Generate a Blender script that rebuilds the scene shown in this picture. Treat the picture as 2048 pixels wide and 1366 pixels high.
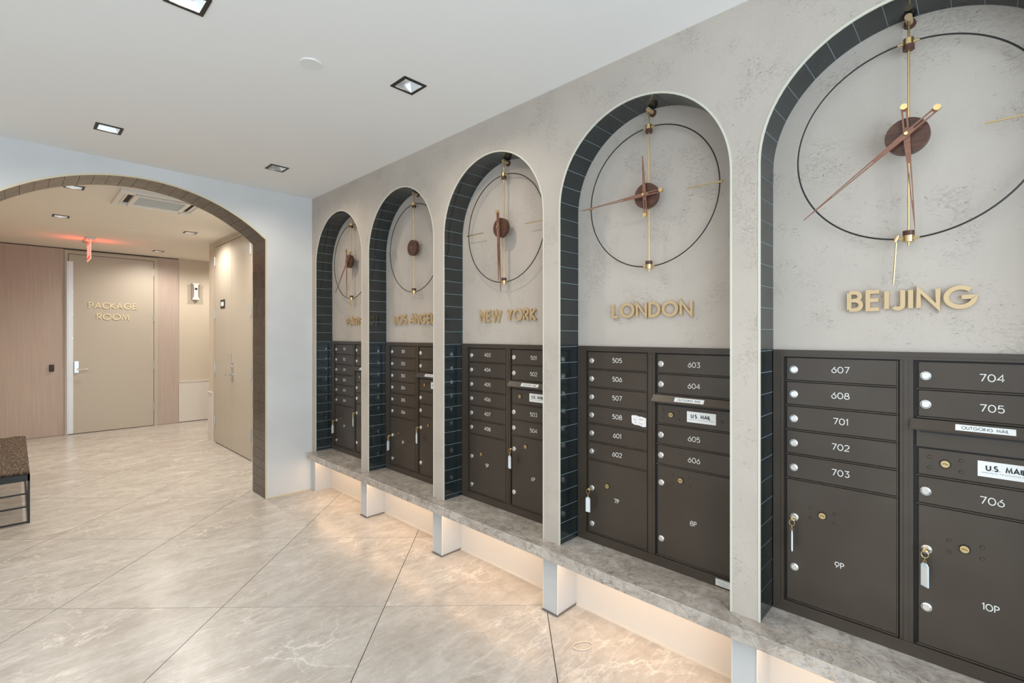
import bpy, bmesh, math, random
from math import pi, sin, cos, radians, sqrt
from mathutils import Vector, Matrix
random.seed(7)
for o in list(bpy.data.objects): bpy.data.objects.remove(o)
S = bpy.context.scene
COL = S.collection

# ------------------------------------------------------------------ camera
H = 1.356                                   # eye height; floor is z=0
YAW = math.atan(995 / 968)
cam = bpy.data.cameras.new('camera'); cam.sensor_width = 36.0; cam.lens = 968 / 2048 * 36
cam.shift_y = -13 / 2048; cam.clip_start = 0.05
camo = bpy.data.objects.new('camera', cam); COL.objects.link(camo)
camo.location = (0, 0, H); camo.rotation_euler = (pi / 2, 0, -YAW)
S.camera = camo
S.view_settings.view_transform = 'Standard'; S.view_settings.look = 'None'
S.view_settings.exposure = 0.14; S.view_settings.gamma = 1.0; S.view_settings.use_curve_mapping = False

# ------------------------------------------------------------------ world + lights
W = bpy.data.worlds.new('world'); S.world = W; W.use_nodes = True
bg = W.node_tree.nodes['Background']; bg.inputs[0].default_value = (0.72, 0.86, 1.0, 1); bg.inputs[1].default_value = 1.3

def area(name, loc, rot, sx, sy, power, col, spread=pi):
    l = bpy.data.lights.new(name, 'AREA'); l.shape = 'RECTANGLE'; l.size = sx; l.size_y = sy
    l.energy = power; l.color = col; l.spread = spread
    o = bpy.data.objects.new(name, l); COL.objects.link(o); o.location = loc; o.rotation_euler = rot
    return o
DAY = (0.74, 0.88, 1.0)
WARM = (1.0, 0.64, 0.37)
NEUT = (1.0, 0.86, 0.70)
DOWN_P = 14.0; FAR_P = 43.0; DAY_BACK = 122.0; DAY_LEFT = 13.0; LED_P = 1.0
area('window_daylight_back', (-0.25, -1.66, 1.35), (pi / 2, 0, 0), 3.2, 2.1, DAY_BACK, DAY)
area('window_daylight_left', (-2.06, 1.05, 1.35), (pi / 2, 0, -pi / 2), 2.6, 2.1, DAY_LEFT, DAY)

# ------------------------------------------------------------------ materials
MATS = {}
def mat(name, col, rough=0.5, metal=0.0, spec=0.5, coat=0.0, emit=None, estr=0.0):
    m = bpy.data.materials.new(name); m.use_nodes = True
    b = m.node_tree.nodes['Principled BSDF']
    b.inputs['Base Color'].default_value = (*col, 1); b.inputs['Roughness'].default_value = rough
    b.inputs['Metallic'].default_value = metal; b.inputs['Specular IOR Level'].default_value = spec
    b.inputs['Coat Weight'].default_value = coat
    if emit:
        b.inputs['Emission Color'].default_value = (*emit, 1); b.inputs['Emission Strength'].default_value = estr
    m.diffuse_color = (*col, 1)
    MATS[name] = m
    return m
class NT:
    def __init__(s, m): s.m = m; s.t = m.node_tree; s.b = s.t.nodes['Principled BSDF']
    def n(s, typ, **kw):
        x = s.t.nodes.new(typ)
        for k, v in kw.items():
            if k in x.inputs.keys(): x.inputs[k].default_value = v
            else: setattr(x, k, v)
        return x
    def l(s, a, b): s.t.links.new(a, b)
    def coords(s, scale=(1, 1, 1), rot=(0, 0, 0), rand=0.0):
        tc = s.n('ShaderNodeTexCoord'); mp = s.n('ShaderNodeMapping')
        mp.inputs['Scale'].default_value = scale; mp.inputs['Rotation'].default_value = rot
        s.l(tc.outputs['Object'], mp.inputs['Vector'])
        if rand:
            oi = s.n('ShaderNodeObjectInfo'); mu = s.n('ShaderNodeMath', operation='MULTIPLY'); mu.inputs[1].default_value = rand
            s.l(oi.outputs['Random'], mu.inputs[0])
            cb = s.n('ShaderNodeCombineXYZ'); s.l(mu.outputs[0], cb.inputs[0]); s.l(mu.outputs[0], cb.inputs[1]); s.l(mu.outputs[0], cb.inputs[2])
            s.l(cb.outputs[0], mp.inputs['Location'])
        return mp.outputs[0]
    def noise(s, vec, scale, detail=4, rough=0.5, dist=0.0):
        x = s.n('ShaderNodeTexNoise'); x.inputs['Scale'].default_value = scale; x.inputs['Detail'].default_value = detail
        x.inputs['Roughness'].default_value = rough; x.inputs['Distortion'].default_value = dist; s.l(vec, x.inputs['Vector'])
        return x.outputs['Fac']
    def ramp(s, fac, stops):
        r = s.n('ShaderNodeValToRGB'); e = r.color_ramp.elements
        while len(e) < len(stops): e.new(0.5)
        for i, (p, c) in enumerate(stops):
            e[i].position = p; e[i].color = (*c, 1) if not isinstance(c, (int, float)) else (c, c, c, 1)
        s.l(fac, r.inputs[0]); return r.outputs[0]
    def mix(s, fac, a, b, mode='MIX'):
        x = s.n('ShaderNodeMix', data_type='RGBA', blend_type=mode)
        if isinstance(fac, (int, float)): x.inputs[0].default_value = fac
        else: s.l(fac, x.inputs[0])
        for v, i in ((a, 6), (b, 7)):
            if isinstance(v, tuple): x.inputs[i].default_value = (*v, 1)
            else: s.l(v, x.inputs[i])
        return x.outputs[2]
    def math(s, op, a, b=None):
        x = s.n('ShaderNodeMath', operation=op)
        for v, i in ((a, 0), (b, 1)):
            if v is None: continue
            if isinstance(v, (int, float)): x.inputs[i].default_value = v
            else: s.l(v, x.inputs[i])
        return x.outputs[0]
    def vein(s, vec, scale, w, detail=4, dist=0.6):
        f = s.noise(vec, scale, detail, 0.55, dist)
        d = s.math('ABSOLUTE', s.math('SUBTRACT', f, 0.5))
        return s.ramp(d, [(0.0, 1.0), (w * .35, 0.55), (w, 0.0)])
    def bump(s, h, strength, dist):
        b = s.n('ShaderNodeBump'); b.inputs['Strength'].default_value = strength; b.inputs['Distance'].default_value = dist
        s.l(h, b.inputs['Height']); s.l(b.outputs[0], s.b.inputs['Normal'])
    def base(s, c): s.l(c, s.b.inputs['Base Color'])
    def rough(s, c): s.l(c, s.b.inputs['Roughness'])

def marble_floor():
    m = mat('floor_marble', (.6, .55, .5), 0.26, spec=0.45); t = NT(m)
    v = t.coords((1.0, 2.4, 1), (0, 0, radians(-16)), 37.0); v2 = t.coords((1, 1.9, 1), (0, 0, radians(-24)), 53.0); v3 = t.coords((1, 1, 1), (0, 0, 0), 71.0)
    v4 = t.coords((1.0, 6.0, 1), (0, 0, radians(-20)), 29.0)
    a = t.noise(v, 1.5, 6, 0.62, 0.35); b = t.noise(v, 5.5, 10, 0.78, 0.6); d = t.noise(v3, 14, 8, .75, .8)
    c = t.ramp(a, [(0.28, (.435, .395, .355)), (0.5, (.545, .51, .47)), (0.72, (.62, .59, .555))])
    c = t.mix(t.ramp(b, [(0.38, 0.55), (0.58, 0.0)]), c, (.40, .35, .30))
    c = t.mix(t.ramp(d, [(0.50, 0.0), (0.70, 0.35)]), c, (.70, .665, .625))
    c = t.mix(t.ramp(d, [(0.34, 0.30), (0.48, 0.0)]), c, (.40, .355, .31))
    br = t.ramp(t.noise(v3, 1.6, 3, .6), [(.40, 0.10), (.62, 1.0)])
    c = t.mix(t.math('MULTIPLY', t.math('MULTIPLY', t.vein(v2, 1.05, .009, 7, .45), br), .80), c, (.80, .76, .71))
    c = t.mix(t.math('MULTIPLY', t.math('MULTIPLY', t.vein(v3, 2.3, .008, 7, .5), br), .6), c, (.80, .75, .70))
    c = t.mix(t.math('MULTIPLY', t.vein(v4, .9, .010, 6, .25), .50), c, (.74, .70, .65))
    c = t.mix(t.math('MULTIPLY', t.vein(v4, 2.1, .007, 5, .25), .30), c, (.33, .28, .23))
    t.base(c)
def marble_ledge():
    m = mat('ledge_marble', (.35, .3, .26), 0.2, spec=0.5); t = NT(m)
    v = t.coords((1, 1, 1), (0, 0, .4)); v2 = t.coords((1.0, .55, 1.0), (0, 0, .3))
    a = t.noise(v2, 5, 9, 0.72, 0.9); b = t.noise(v, 16, 8, 0.75, 1.2)
    c = t.ramp(a, [(0.3, (.28, .245, .21)), (0.48, (.47, .42, .37)), (0.68, (.64, .59, .53))])
    c = t.mix(t.ramp(b, [(0.4, 0.6), (0.56, 0.0)]), c, (.27, .225, .185))
    c = t.mix(t.math('MULTIPLY', t.vein(v2, 7, .014, 5, 1.5), .6), c, (.10, .085, .075))
    c = t.mix(t.math('MULTIPLY', t.vein(v, 4, .012, 5, 2.0), .7), c, (.60, .48, .36))
    c = t.mix(t.math('MULTIPLY', t.vein(v, 11, .014, 4, 1.0), .35), c, (.60, .55, .50))
    t.base(c)
def plaster(name, col, pits, amp):
    m = mat(name, col, 0.75, spec=0.3); t = NT(m)
    v = t.coords((1, 1, 1)); vs = t.coords((1, 1, 1.9))
    big = t.noise(v, 2.2, 3, .5); med = t.noise(v, 45, 4, .6); fine = t.noise(v, 260, 3, .6)
    dark = tuple(x * .90 for x in col)
    c = t.mix(t.ramp(big, [(.35, 0.0), (.68, 1.0)]), col, dark)
    h = t.math('ADD', t.math('MULTIPLY', med, .5), t.math('MULTIPLY', fine, .25))
    if pits:
        p = t.noise(vs, 66, 3, .55, .5); reg = t.noise(v, 5.5, 3, .6)
        mask = t.math('MULTIPLY', t.ramp(p, [(.655, 0.0), (.71, 1.0)]), t.ramp(reg, [(.46, 0.0), (.60, 1.0)]))
        p2 = t.noise(vs, 110, 2, .5); mask2 = t.ramp(p2, [(.735, 0.0), (.77, 1.0)])
        mk = t.math('MAXIMUM', mask, t.math('MULTIPLY', mask2, .8))
        lump = t.math('MULTIPLY', t.ramp(t.noise(vs, 85, 3, .6), [(.5, 0.0), (.75, 1.0)]), t.ramp(reg, [(.5, 0.0), (.62, 1.0)]))
        c = t.mix(t.math('MULTIPLY', mk, .42), c, (col[0] * .62, col[1] * .50, col[2] * .38))
        h = t.math('SUBTRACT', t.math('ADD', h, t.math('MULTIPLY', lump, 1.3)), t.math('MULTIPLY', mk, 2.0))
    t.base(c); t.bump(h, amp, 0.003)
def glazed(name, col, col2, rough, amp):
    m = mat(name, col, rough, spec=0.5); t = NT(m)
    v = t.coords((1, 1, 1), (0, 0, 0), 19.0)
    a = t.noise(v, 9, 3, .5, .5)
    t.base(t.mix(t.ramp(a, [(.3, 0.0), (.7, 1.0)]), col, col2)); t.bump(t.noise(v, 14, 2, .4, .5), amp, 0.01)
def wood(name, c1, c2, scale, rough, axis='z'):
    m = mat(name, c1, rough, spec=0.35); t = NT(m)
    sc = {'z': (scale, scale, scale * .035), 'x': (scale * .035, scale, scale), 'y': (scale, scale * .06, scale)}[axis]
    v = t.coords(sc, (0, 0, 0), 11.0)
    a = t.noise(v, 1.0, 5, .65, .4)
    t.base(t.mix(t.ramp(a, [(.3, 0.0), (.7, 1.0)]), c1, c2)); t.bump(a, .15, .001)
marble_floor(); marble_ledge()
plaster('plaster_rough', (.515, .455, .395), True, .62)
plaster('plaster_end', (.66, .665, .66), False, .18)
mat('ceiling_paint', (.84, .835, .815), .85, spec=.2)
mat('ceiling_warm', (.82, .78, .71), .85, spec=.2)
mat('wall_cream', (.62, .55, .45), .75, spec=.25)
mat('base_paint', (.70, .66, .60), .6)
mat('post_paint', (.56, .565, .56), .6)
glazed('tile_green', (.007, .012, .013), (.011, .017, .018), .12, .08); MATS['tile_green'].node_tree.nodes['Principled BSDF'].inputs['Specular IOR Level'].default_value = .95
glazed('tile_warm_lit', (.045, .034, .026), (.078, .060, .047), .22, .35)  # brown tone paints warm lobby reflections into the dark tile colour
mat('grout_light', (.30, .39, .41), .8)
mat('grout_dark', (.16, .14, .12), .8)
mat('edge_trim', (.62, .60, .50), .4)
mat('edge_cream', (.66, .58, .40), .4)
wood('wood_panel', (.45, .36, .31), (.53, .435, .38), 60, .45)
wood('walnut', (.055, .024, .016), (.115, .05, .032), 140, .35, 'y')
wood('walnut_light', (.19, .085, .055), (.28, .135, .09), 140, .35, 'y')
mat('brass_pale', (.78, .66, .42), .4, .3)
mat('brass', (.72, .53, .26), .28, 1.0)
mat('brass_satin', (.60, .44, .25), .45, .45)
mat('steel', (.62, .61, .59), .25, 1.0)
mat('steel_satin', (.60, .60, .58), .42, .9)
mat('lock_metal', (.78, .76, .72), .25, .85)
mat('plate_alu', (.72, .74, .76), .4, .35)
mat('black_iron', (.012, .011, .010), .45)
mat('black_plastic', (.01, .01, .01), .4)
mat('white_plastic', (.78, .78, .76), .45)
mat('grey_plastic', (.30, .25, .24), .5)
mat('paper_white', (.78, .78, .76), .6)
mat('ink_black', (.02, .02, .02), .6)
mat('ink_red', (.75, .08, .12), .6)
mat('ink_grey', (.35, .35, .35), .6)
mat('number_white', (.72, .70, .66), .6)
mat('door_cream', (.50, .445, .37), .38)
mat('door_frame_cream', (.50, .44, .36), .4)
mat('joint_dark', (.05, .04, .035), .8)
mat('floor_joint', (.05, .04, .033), .9)
mat('lamp_glow', (1, 1, 1), .5, emit=(1, .97, .92), estr=9.0)
mat('led_glow', (1, 1, 1), .5, emit=(1, .74, .46), estr=3.0)
mat('reflector', (.75, .76, .78), .25, 1.0)
mat('exit_red', (.9, .12, .08), .3, emit=(1.0, .12, .07), estr=.6)
mat('exit_edge', (1, .5, .4), .3, emit=(1.0, .40, .34), estr=.8)
mat('key_plastic', (.70, .76, .78), .2, spec=.6)
mat('rubber', (.72, .58, .46), .6)
mat('ac_white', (.76, .75, .71), .45)
mat('ac_grille', (.55, .57, .56), .6)
# bronze powder coat for the mailboxes
mb = mat('bronze_coat', (.060, .045, .033), .33, .25, .5); _t = NT(mb)
_v = _t.coords(); _t.bump(_t.noise(_v, 900, 2, .5), .25, .0006)
_t.base(_t.mix(_t.ramp(_t.noise(_v, 4, 3), [(.35, 0.0), (.65, 1.0)]), (.060, .045, .033), (.072, .056, .042)))
mat('bronze_dark', (.010, .008, .007), .5, .2)
# woven rush
wv = mat('woven_rush', (.2, .13, .08), .8); _t = NT(wv)
_v = _t.coords((90, 12, 50), (0, 0, .18)); _n = _t.noise(_v, 1.3, 5, .75, .5)
_t.base(_t.ramp(_n, [(.40, (.02, .012, .008)), (.54, (.09, .056, .034)), (.70, (.42, .31, .21))])); _t.bump(_n, .8, .006)
gl = bpy.data.materials.new('window_glass'); gl.use_nodes = True; MATS['window_glass'] = gl
_nt = gl.node_tree; _nt.nodes.clear()
_o = _nt.nodes.new('ShaderNodeOutputMaterial'); _mx = _nt.nodes.new('ShaderNodeMixShader'); _tr = _nt.nodes.new('ShaderNodeBsdfTransparent')
_gg = _nt.nodes.new('ShaderNodeBsdfGlossy'); _gg.inputs['Roughness'].default_value = .02; _mx.inputs[0].default_value = .08
_nt.links.new(_tr.outputs[0], _mx.inputs[1]); _nt.links.new(_gg.outputs[0], _mx.inputs[2]); _nt.links.new(_mx.outputs[0], _o.inputs[0])

# ------------------------------------------------------------------ mesh helpers
def obj(name, bm, m, parent=None, smooth=False, loc=None):
    me = bpy.data.meshes.new(name); bmesh.ops.recalc_face_normals(bm, faces=bm.faces); bm.to_mesh(me); bm.free()
    me.materials.append(MATS[m] if isinstance(m, str) else m)
    if smooth:
        for p in me.polygons: p.use_smooth = True
        me.set_sharp_from_angle(angle=radians(35))
    o = bpy.data.objects.new(name, me); COL.objects.link(o)
    if parent is not None: o.parent = parent
    if loc: o.location = loc
    return o
def thing(name, label, cat, loc=(0, 0, 0), rz=0, group=None):
    o = bpy.data.objects.new(name, None); COL.objects.link(o); o.empty_display_size = .05
    o.location = loc; o.rotation_euler = (0, 0, rz); tag(o, label, cat, group); return o
def tag(o, label, cat, group=None):
    o['label'] = label; o['category'] = cat
    if group: o['group'] = group
    return o
def struct(name, bm, m, label=None):
    o = obj(name, bm, m); o['kind'] = 'structure'
    if label: o['label'] = label
    return o
def box(bm, x0, x1, y0, y1, z0, z1, bev=0):
    vs = [bm.verts.new((x, y, z)) for x in (x0, x1) for y in (y0, y1) for z in (z0, z1)]
    fs = [bm.faces.new([vs[i] for i in f]) for f in ((0, 1, 3, 2), (4, 6, 7, 5), (0, 4, 5, 1), (2, 3, 7, 6), (0, 2, 6, 4), (1, 5, 7, 3))]
    if bev:
        es = set(e for f in fs for e in f.edges)
        bmesh.ops.bevel(bm, geom=list(es), offset=bev, segments=1, affect='EDGES')
    return fs
def bx(*a, bev=0):
    bm = bmesh.new(); box(bm, *a, bev=bev); return bm
def tube(bm, pts, r, n=8, closed=False, cap=True):
    pts = [Vector(p) for p in pts]; N = len(pts); rings = []
    up = None
    for i, p in enumerate(pts):
        a = pts[(i - 1) % N] if (closed or i > 0) else p; b = pts[(i + 1) % N] if (closed or i < N - 1) else p
        d = (b - a).normalized()
        if up is None:
            up = Vector((0, 0, 1)) if abs(d.z) < .9 else Vector((1, 0, 0))
        s = d.cross(up).normalized(); up = s.cross(d).normalized()
        rr = r[i] if isinstance(r, (list, tuple)) else r
        rings.append([bm.verts.new(p + s * (rr * cos(2 * pi * k / n)) + up * (rr * sin(2 * pi * k / n))) for k in range(n)])
    for i in range(N if closed else N - 1):
        A = rings[i]; B = rings[(i + 1) % N]
        for k in range(n): bm.faces.new((A[k], A[(k + 1) % n], B[(k + 1) % n], B[k]))
    if cap and not closed: bm.faces.new(rings[0][::-1]); bm.faces.new(rings[-1])
def cyl(bm, p0, p1, r, n=20, r2=None): tube(bm, [p0, p1], [r, r if r2 is None else r2], n)
def prism(bm, poly, f0, f1):
    """poly: 2-D points; f0/f1 map a 2-D point to the two 3-D ends"""
    A = [bm.verts.new(f0(p)) for p in poly]; B = [bm.verts.new(f1(p)) for p in poly]; n = len(poly)
    bm.faces.new(A[::-1]); bm.faces.new(B)
    for i in range(n): bm.faces.new((A[i], A[(i + 1) % n], B[(i + 1) % n], B[i]))

# ------------------------------------------------------------------ stroke lettering
def arc(cx, cy, rx, ry, a0, a1, n=14): return [(cx + rx * cos(radians(a0 + (a1 - a0) * i / n)), cy + ry * sin(radians(a0 + (a1 - a0) * i / n))) for i in range(n + 1)]
G = {
 'A': (.80, [[(0, 0), (.40, 1), (.80, 0)], [(.15, .32), (.65, .32)]]),
 'B': (.52, [[(0, 0), (0, 1)], [(0, 1)] + arc(.24, .77, .23, .23, 90, -90) + [(0, .54)], [(0, .54)] + arc(.25, .27, .27, .27, 90, -90) + [(0, 0)]]),
 'C': (.80, [arc(.5, .5, .5, .5, 48, 312, 22)]),
 'D': (.72, [[(0, 0), (0, 1)] + arc(.22, .5, .5, .5, 90, -90, 18) + [(0, 0)]]),
 'E': (.48, [[(.48, 1), (0, 1), (0, 0), (.48, 0)], [(0, .52), (.45, .52)]]),
 'G': (1.0, [arc(.5, .5, .5, .5, 45, 360, 26) + [(.55, .5)]]),
 'H': (.66, [[(0, 0), (0, 1)], [(.66, 0), (.66, 1)], [(0, .52), (.66, .52)]]),
 'I': (0.02, [[(.01, 0), (.01, 1)]]),
 'J': (.34, [[(.34, 1), (.34, .24)] + arc(.15, .2, .19, .2, 0, -150, 10)]),
 'K': (.60, [[(0, 0), (0, 1)], [(.56, 1), (.04, .48), (.60, 0)]]),
 'L': (.44, [[(0, 1), (0, 0), (.44, 0)]]),
 'M': (.88, [[(0, 0), (.12, 1), (.44, .12), (.76, 1), (.88, 0)]]),
 'N': (.72, [[(0, 0), (0, 1), (.72, 0), (.72, 1)]]),
 'O': (1.0, [arc(.5, .5, .5, .5, 90, 450, 32)]),
 'P': (.50, [[(0, 0), (0, 1)] + arc(.23, .74, .27, .26, 90, -90) + [(0, .48)]]),
 'R': (.54, [[(0, 0), (0, 1)] + arc(.23, .75, .27, .25, 90, -90) + [(0, .5)], [(.2, .5), (.54, 0)]]),
 'S': (.50, [arc(.26, .75, .23, .25, 40, 260, 14) + arc(.25, .26, .25, .26, 80, -140, 14)]),
 'T': (.60, [[(0, 1), (.60, 1)], [(.30, 1), (.30, 0)]]),
 'U': (.64, [[(0, 1), (0, .32)] + arc(.32, .32, .32, .32, 180, 360, 12) + [(.64, 1)]]),
 'V': (.7, [[(0, 1), (.35, 0), (.7, 1)]]),
 'W': (1.12, [[(0, 1), (.28, 0), (.56, .9), (.84, 0), (1.12, 1)]]),
 'X': (.62, [[(0, 0), (.62, 1)], [(0, 1), (.62, 0)]]),
 'Y': (.62, [[(0, 1), (.31, .46), (.62, 1)], [(.31, .46), (.31, 0)]]),
 '.': (.02, [[(.01, 0), (.01, .08)]]),
 '0': (.76, [arc(.38, .5, .38, .5, 90, 450, 24)]),
 '1': (.20, [[(0, .82), (.20, 1), (.20, 0)]]),
 '2': (.66, [arc(.33, .70, .33, .30, 160, -30, 12) + [(0, 0), (.66, 0)]]),
 '3': (.66, [[(.03, 1), (.62, 1), (.30, .60)] + arc(.34, .31, .32, .31, 90, -150, 14)]),
 '4': (.74, [[(.54, 0), (.54, 1), (0, .30), (.74, .30)]]),
 '5': (.66, [[(.60, 1), (.12, 1), (.06, .55)] + arc(.33, .32, .33, .32, 130, -145, 14)]),
 '6': (.66, [[(.50, 1), (.12, .58)] + arc(.33, .32, .33, .32, 140, 500, 22)]),
 '7': (.66, [[(0, 1), (.66, 1), (.22, 0)]]),
 '8': (.70, [arc(.35, .76, .27, .24, 90, 450, 18), arc(.35, .27, .35, .27, 90, 450, 20)]),
 '9': (.66, [[(.16, 0), (.54, .42)] + arc(.33, .68, .33, .32, -40, 320, 22)]),
}
def ribbon(bm, pts, hw, f0, f1):
    P = [Vector(p) for p in pts]; Q = [P[0]]
    for p in P[1:]:
        if (p - Q[-1]).length > 1e-5: Q.append(p)
    P = Q; closed = (P[0] - P[-1]).length < 1e-4
    if closed: P = P[:-1]
    n = len(P); L = []; R = []
    for i in range(n):
        if closed or 0 < i < n - 1:
            a = (P[i] - P[i - 1]).normalized(); b = (P[(i + 1) % n] - P[i]).normalized()
            na = Vector((-a.y, a.x)); nb = Vector((-b.y, b.x)); m = (na + nb)
            m = m.normalized() if m.length > 1e-4 else na
            k = min(hw / max(m.dot(na), .3), hw * 2.2)
        else:
            d = (P[1] - P[0]) if i == 0 else (P[-1] - P[-2]); d = d.normalized(); m = Vector((-d.y, d.x)); k = hw
        L.append(P[i] + m * k); R.append(P[i] - m * k)
    V = [[bm.verts.new(f(p)) for p in S_] for f in (f0, f1) for S_ in (L, R)]
    for i in range(n if closed else n - 1):
        j = (i + 1) % n
        for a, b in ((0, 1), (3, 2), (2, 0), (1, 3)):
            bm.faces.new((V[a][i], V[b][i], V[b][j], V[a][j]))
    if not closed:
        for i in (0, n - 1): bm.faces.new((V[0][i], V[1][i], V[3][i], V[2][i]))
def text_width(s, gap, sp=.42):
    return sum((sp if c == ' ' else G[c][0]) for c in s) + gap * (len(s) - 1)
def letters(s, h, hw, gap, width=None, sp=.42, xs=1.0):
    """yield (char, x offset, xscale)"""
    w = text_width(s, gap, sp); k = xs if width is None else width / (w * h)
    x = 0; out = []
    for c in s:
        if c == ' ': x += sp + gap; continue
        out.append((c, x * h * k, h * k)); x += G[c][0] + gap
    return out, w * h * k
def glyph_bm(bm, c, x, xs, h, hw, base, right, up, out, d0, d1):
    base = Vector(base); right = Vector(right); up = Vector(up); out = Vector(out)
    f = lambda d: (lambda p: base + right * (x + p[0] * xs) + up * (hw + p[1] * (h - 2 * hw)) + out * d)
    bmx = bmesh.new()
    for ns, st in enumerate(G[c][1]):
        P = [(x + p[0] * xs, hw + p[1] * (h - 2 * hw)) for p in st]
        g = lambda d: (lambda p: base + right * p[0] + up * p[1] + out * d)
        ribbon(bm, P, hw, g(d0), g(d1 + (d1 - d0) * .03 * ns))
    bmx.free()
def text_obj(name, s, h, hw, gap, base, right, up, out, d0, d1, m, parent, width=None, center=False, sp=.42, xs=1.0):
    ls, w = letters(s, h, hw, gap, width, sp, xs); bm = bmesh.new(); off = -w / 2 if center else 0
    for c, x, k in ls: glyph_bm(bm, c, x + off, k, h, hw, base, right, up, out, d0, d1)
    return obj(name, bm, m, parent)
NY_, UP, NX = (0, -1, 0), (0, 0, 1), (-1, 0, 0)      # wall facing -X: reading direction -Y

# ================================================================== SETTING
WX = 1.83; BX = 1.982; CZ = 2.553; FZ = 2.534; EY = 4.24; EY2 = 4.55
XL = -2.0; YB = -1.6; FY = 8.93; FXL = -.62; CXW = 1.775
ZS = .344                                    # ledge top
CEN = [3.765, 2.865, 1.963, 1.0615, .164]    # niche centres, Paris ... Beijing
SPR = 1.961; R = .404

# ---- floor with separate marble slabs
fl = struct('floor', bx(XL - .05, 3.3, YB - .1, FY + .1, -.06, -.004), 'floor_joint')
def clip(poly, rect):
    x0, x1, y0, y1 = rect
    for ax, lim, sg in ((0, x0, 1), (0, x1, -1), (1, y0, 1), (1, y1, -1)):
        out = []
        for i in range(len(poly)):
            a, b = poly[i - 1], poly[i]; da = (a[ax] - lim) * sg; db = (b[ax] - lim) * sg
            if (da >= 0) != (db >= 0):
                t = da / (da - db); out.append((a[0] + (b[0] - a[0]) * t, a[1] + (b[1] - a[1]) * t))
            if db >= 0: out.append(b)
        poly = out
        if not poly: return []
    return poly
q = 1 / sqrt(2); PU = .808; PV = .822; g = .0019
rects = [(XL, BX, YB, EY), (-.167, 1.451, EY, EY2), (FXL, CXW, EY2, 7.25), (FXL, 3.2, 7.25, FY)]
for i in range(-9, 9):
    for j in range(-4, 14):
        u0 = -.603 + PU * i + g; u1 = u0 + PU - 2 * g; v0 = 2.428 + PV * j - PV * 4 + g; v1 = v0 + PV - 2 * g
        quad = [((u + v) * q, (v - u) * q) for u, v in ((u0, v0), (u1, v0), (u1, v1), (u0, v1))]
        for rc in rects:
            P = clip(quad, rc)
            if len(P) < 3: continue
            A_ = abs(sum(P[k - 1][0] * P[k][1] - P[k][0] * P[k - 1][1] for k in range(len(P)))) / 2
            if A_ < .003: continue
            bm = bmesh.new(); prism(bm, P, lambda p: (p[0], p[1], -.012), lambda p: (p[0], p[1], 0))
            obj('floor_tile', bm, 'floor_marble', fl)
# ---- ceilings with square holes for the downlights
def holed(bm, x0, x1, y0, y1, z0, z1, holes):
    xs = sorted({x0, x1, *[h[0] for h in holes], *[h[1] for h in holes]}); ys = sorted({y0, y1, *[h[2] for h in holes], *[h[3] for h in holes]})
    for a, b in zip(xs, xs[1:]):
        for c, d in zip(ys, ys[1:]):
            mx, my = (a + b) / 2, (c + d) / 2
            if any(h[0] < mx < h[1] and h[2] < my < h[3] for h in holes): continue
            for z in (z0, z1): bm.faces.new([bm.verts.new(p) for p in ((a, c, z), (b, c, z), (b, d, z), (a, d, z))])
    for h in holes + [(x0, x1, y0, y1)]:
        c4 = [(h[0], h[2]), (h[1], h[2]), (h[1], h[3]), (h[0], h[3])]
        for i in range(4):
            p, r_ = c4[i - 1], c4[i]; bm.faces.new([bm.verts.new(t) for t in ((*p, z0), (*r_, z0), (*r_, z1), (*p, z1))])
    bmesh.ops.remove_doubles(bm, verts=bm.verts, dist=1e-5)
LM = [(1.318, 1.975), (.38, 3.633), (1.312, 3.626), (.431, 2.037), (.40, .33), (-.55, 2.0), (-.55, .33), (-.55, 3.63), (-1.4, 1.2)]  # the later entries are unseen lamps, added to light the room
LF = [(.32, 6.55), (1.41, 6.54), (1.41, 8.30), (.33, 5.18), (1.42, 5.18), (2.5, 8.3)]  # the lamp above the right arch side is unseen, added for lighting
hs = .052
bm = bmesh.new(); holed(bm, XL - .1, 2.1, YB - .1, EY + .02, CZ, CZ + .06, [(x - hs, x + hs, y - hs, y + hs) for x, y in LM]); struct('ceiling', bm, 'ceiling_paint')
bm = bmesh.new(); holed(bm, FXL - .1, 3.3, EY2 - .05, FY + .1, FZ, FZ + .06, [(x - hs, x + hs, y - hs, y + hs) for x, y in LF]); struct('ceiling', bm, 'ceiling_warm')

# ---- right wall: front layer with five arched openings, back layer, posts below the ledge
def arch_z(y, c, r=R): return SPR + sqrt(max(r * r - (y - c) ** 2, 0))
bm = bmesh.new(); NA = 28; faces = []
def qd(y0, z0a, y1, z1a):        # wall strip from lower edge to the ceiling
    faces.append(bm.faces.new([bm.verts.new((WX, y, z)) for y, z in ((y0, z0a), (y1, z1a), (y1, CZ), (y0, CZ))]))
edge = EY
for c in CEN:
    qd(c + R, ZS + .0004, edge, ZS + .0004)
    ys = [c + R * cos(pi * k / NA) for k in range(NA + 1)]
    for a, b in zip(ys, ys[1:]): qd(b, arch_z(b, c), a, arch_z(a, c))
    edge = c - R
qd(YB, ZS + .0004, edge, ZS + .0004)
bmesh.ops.remove_doubles(bm, verts=bm.verts, dist=1e-5)
ex = bmesh.ops.extrude_face_region(bm, geom=list(bm.faces))
bmesh.ops.translate(bm, verts=[v for v in ex['geom'] if isinstance(v, bmesh.types.BMVert)], vec=(BX - WX, 0, 0))
box(bm, BX, BX + .12, YB, EY, ZS + .0005, CZ)
struct('wall_right', bm, 'plaster_rough')
bm = bmesh.new(); box(bm, WX, BX, CEN[0] + R, EY, 0, ZS + .0004); struct('wall_right', bm, 'plaster_rough')
bm = bmesh.new(); box(bm, BX, BX + .12, YB, EY, 0, .2938)
wr = struct('wall_right', bm, 'plaster_rough')
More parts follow.
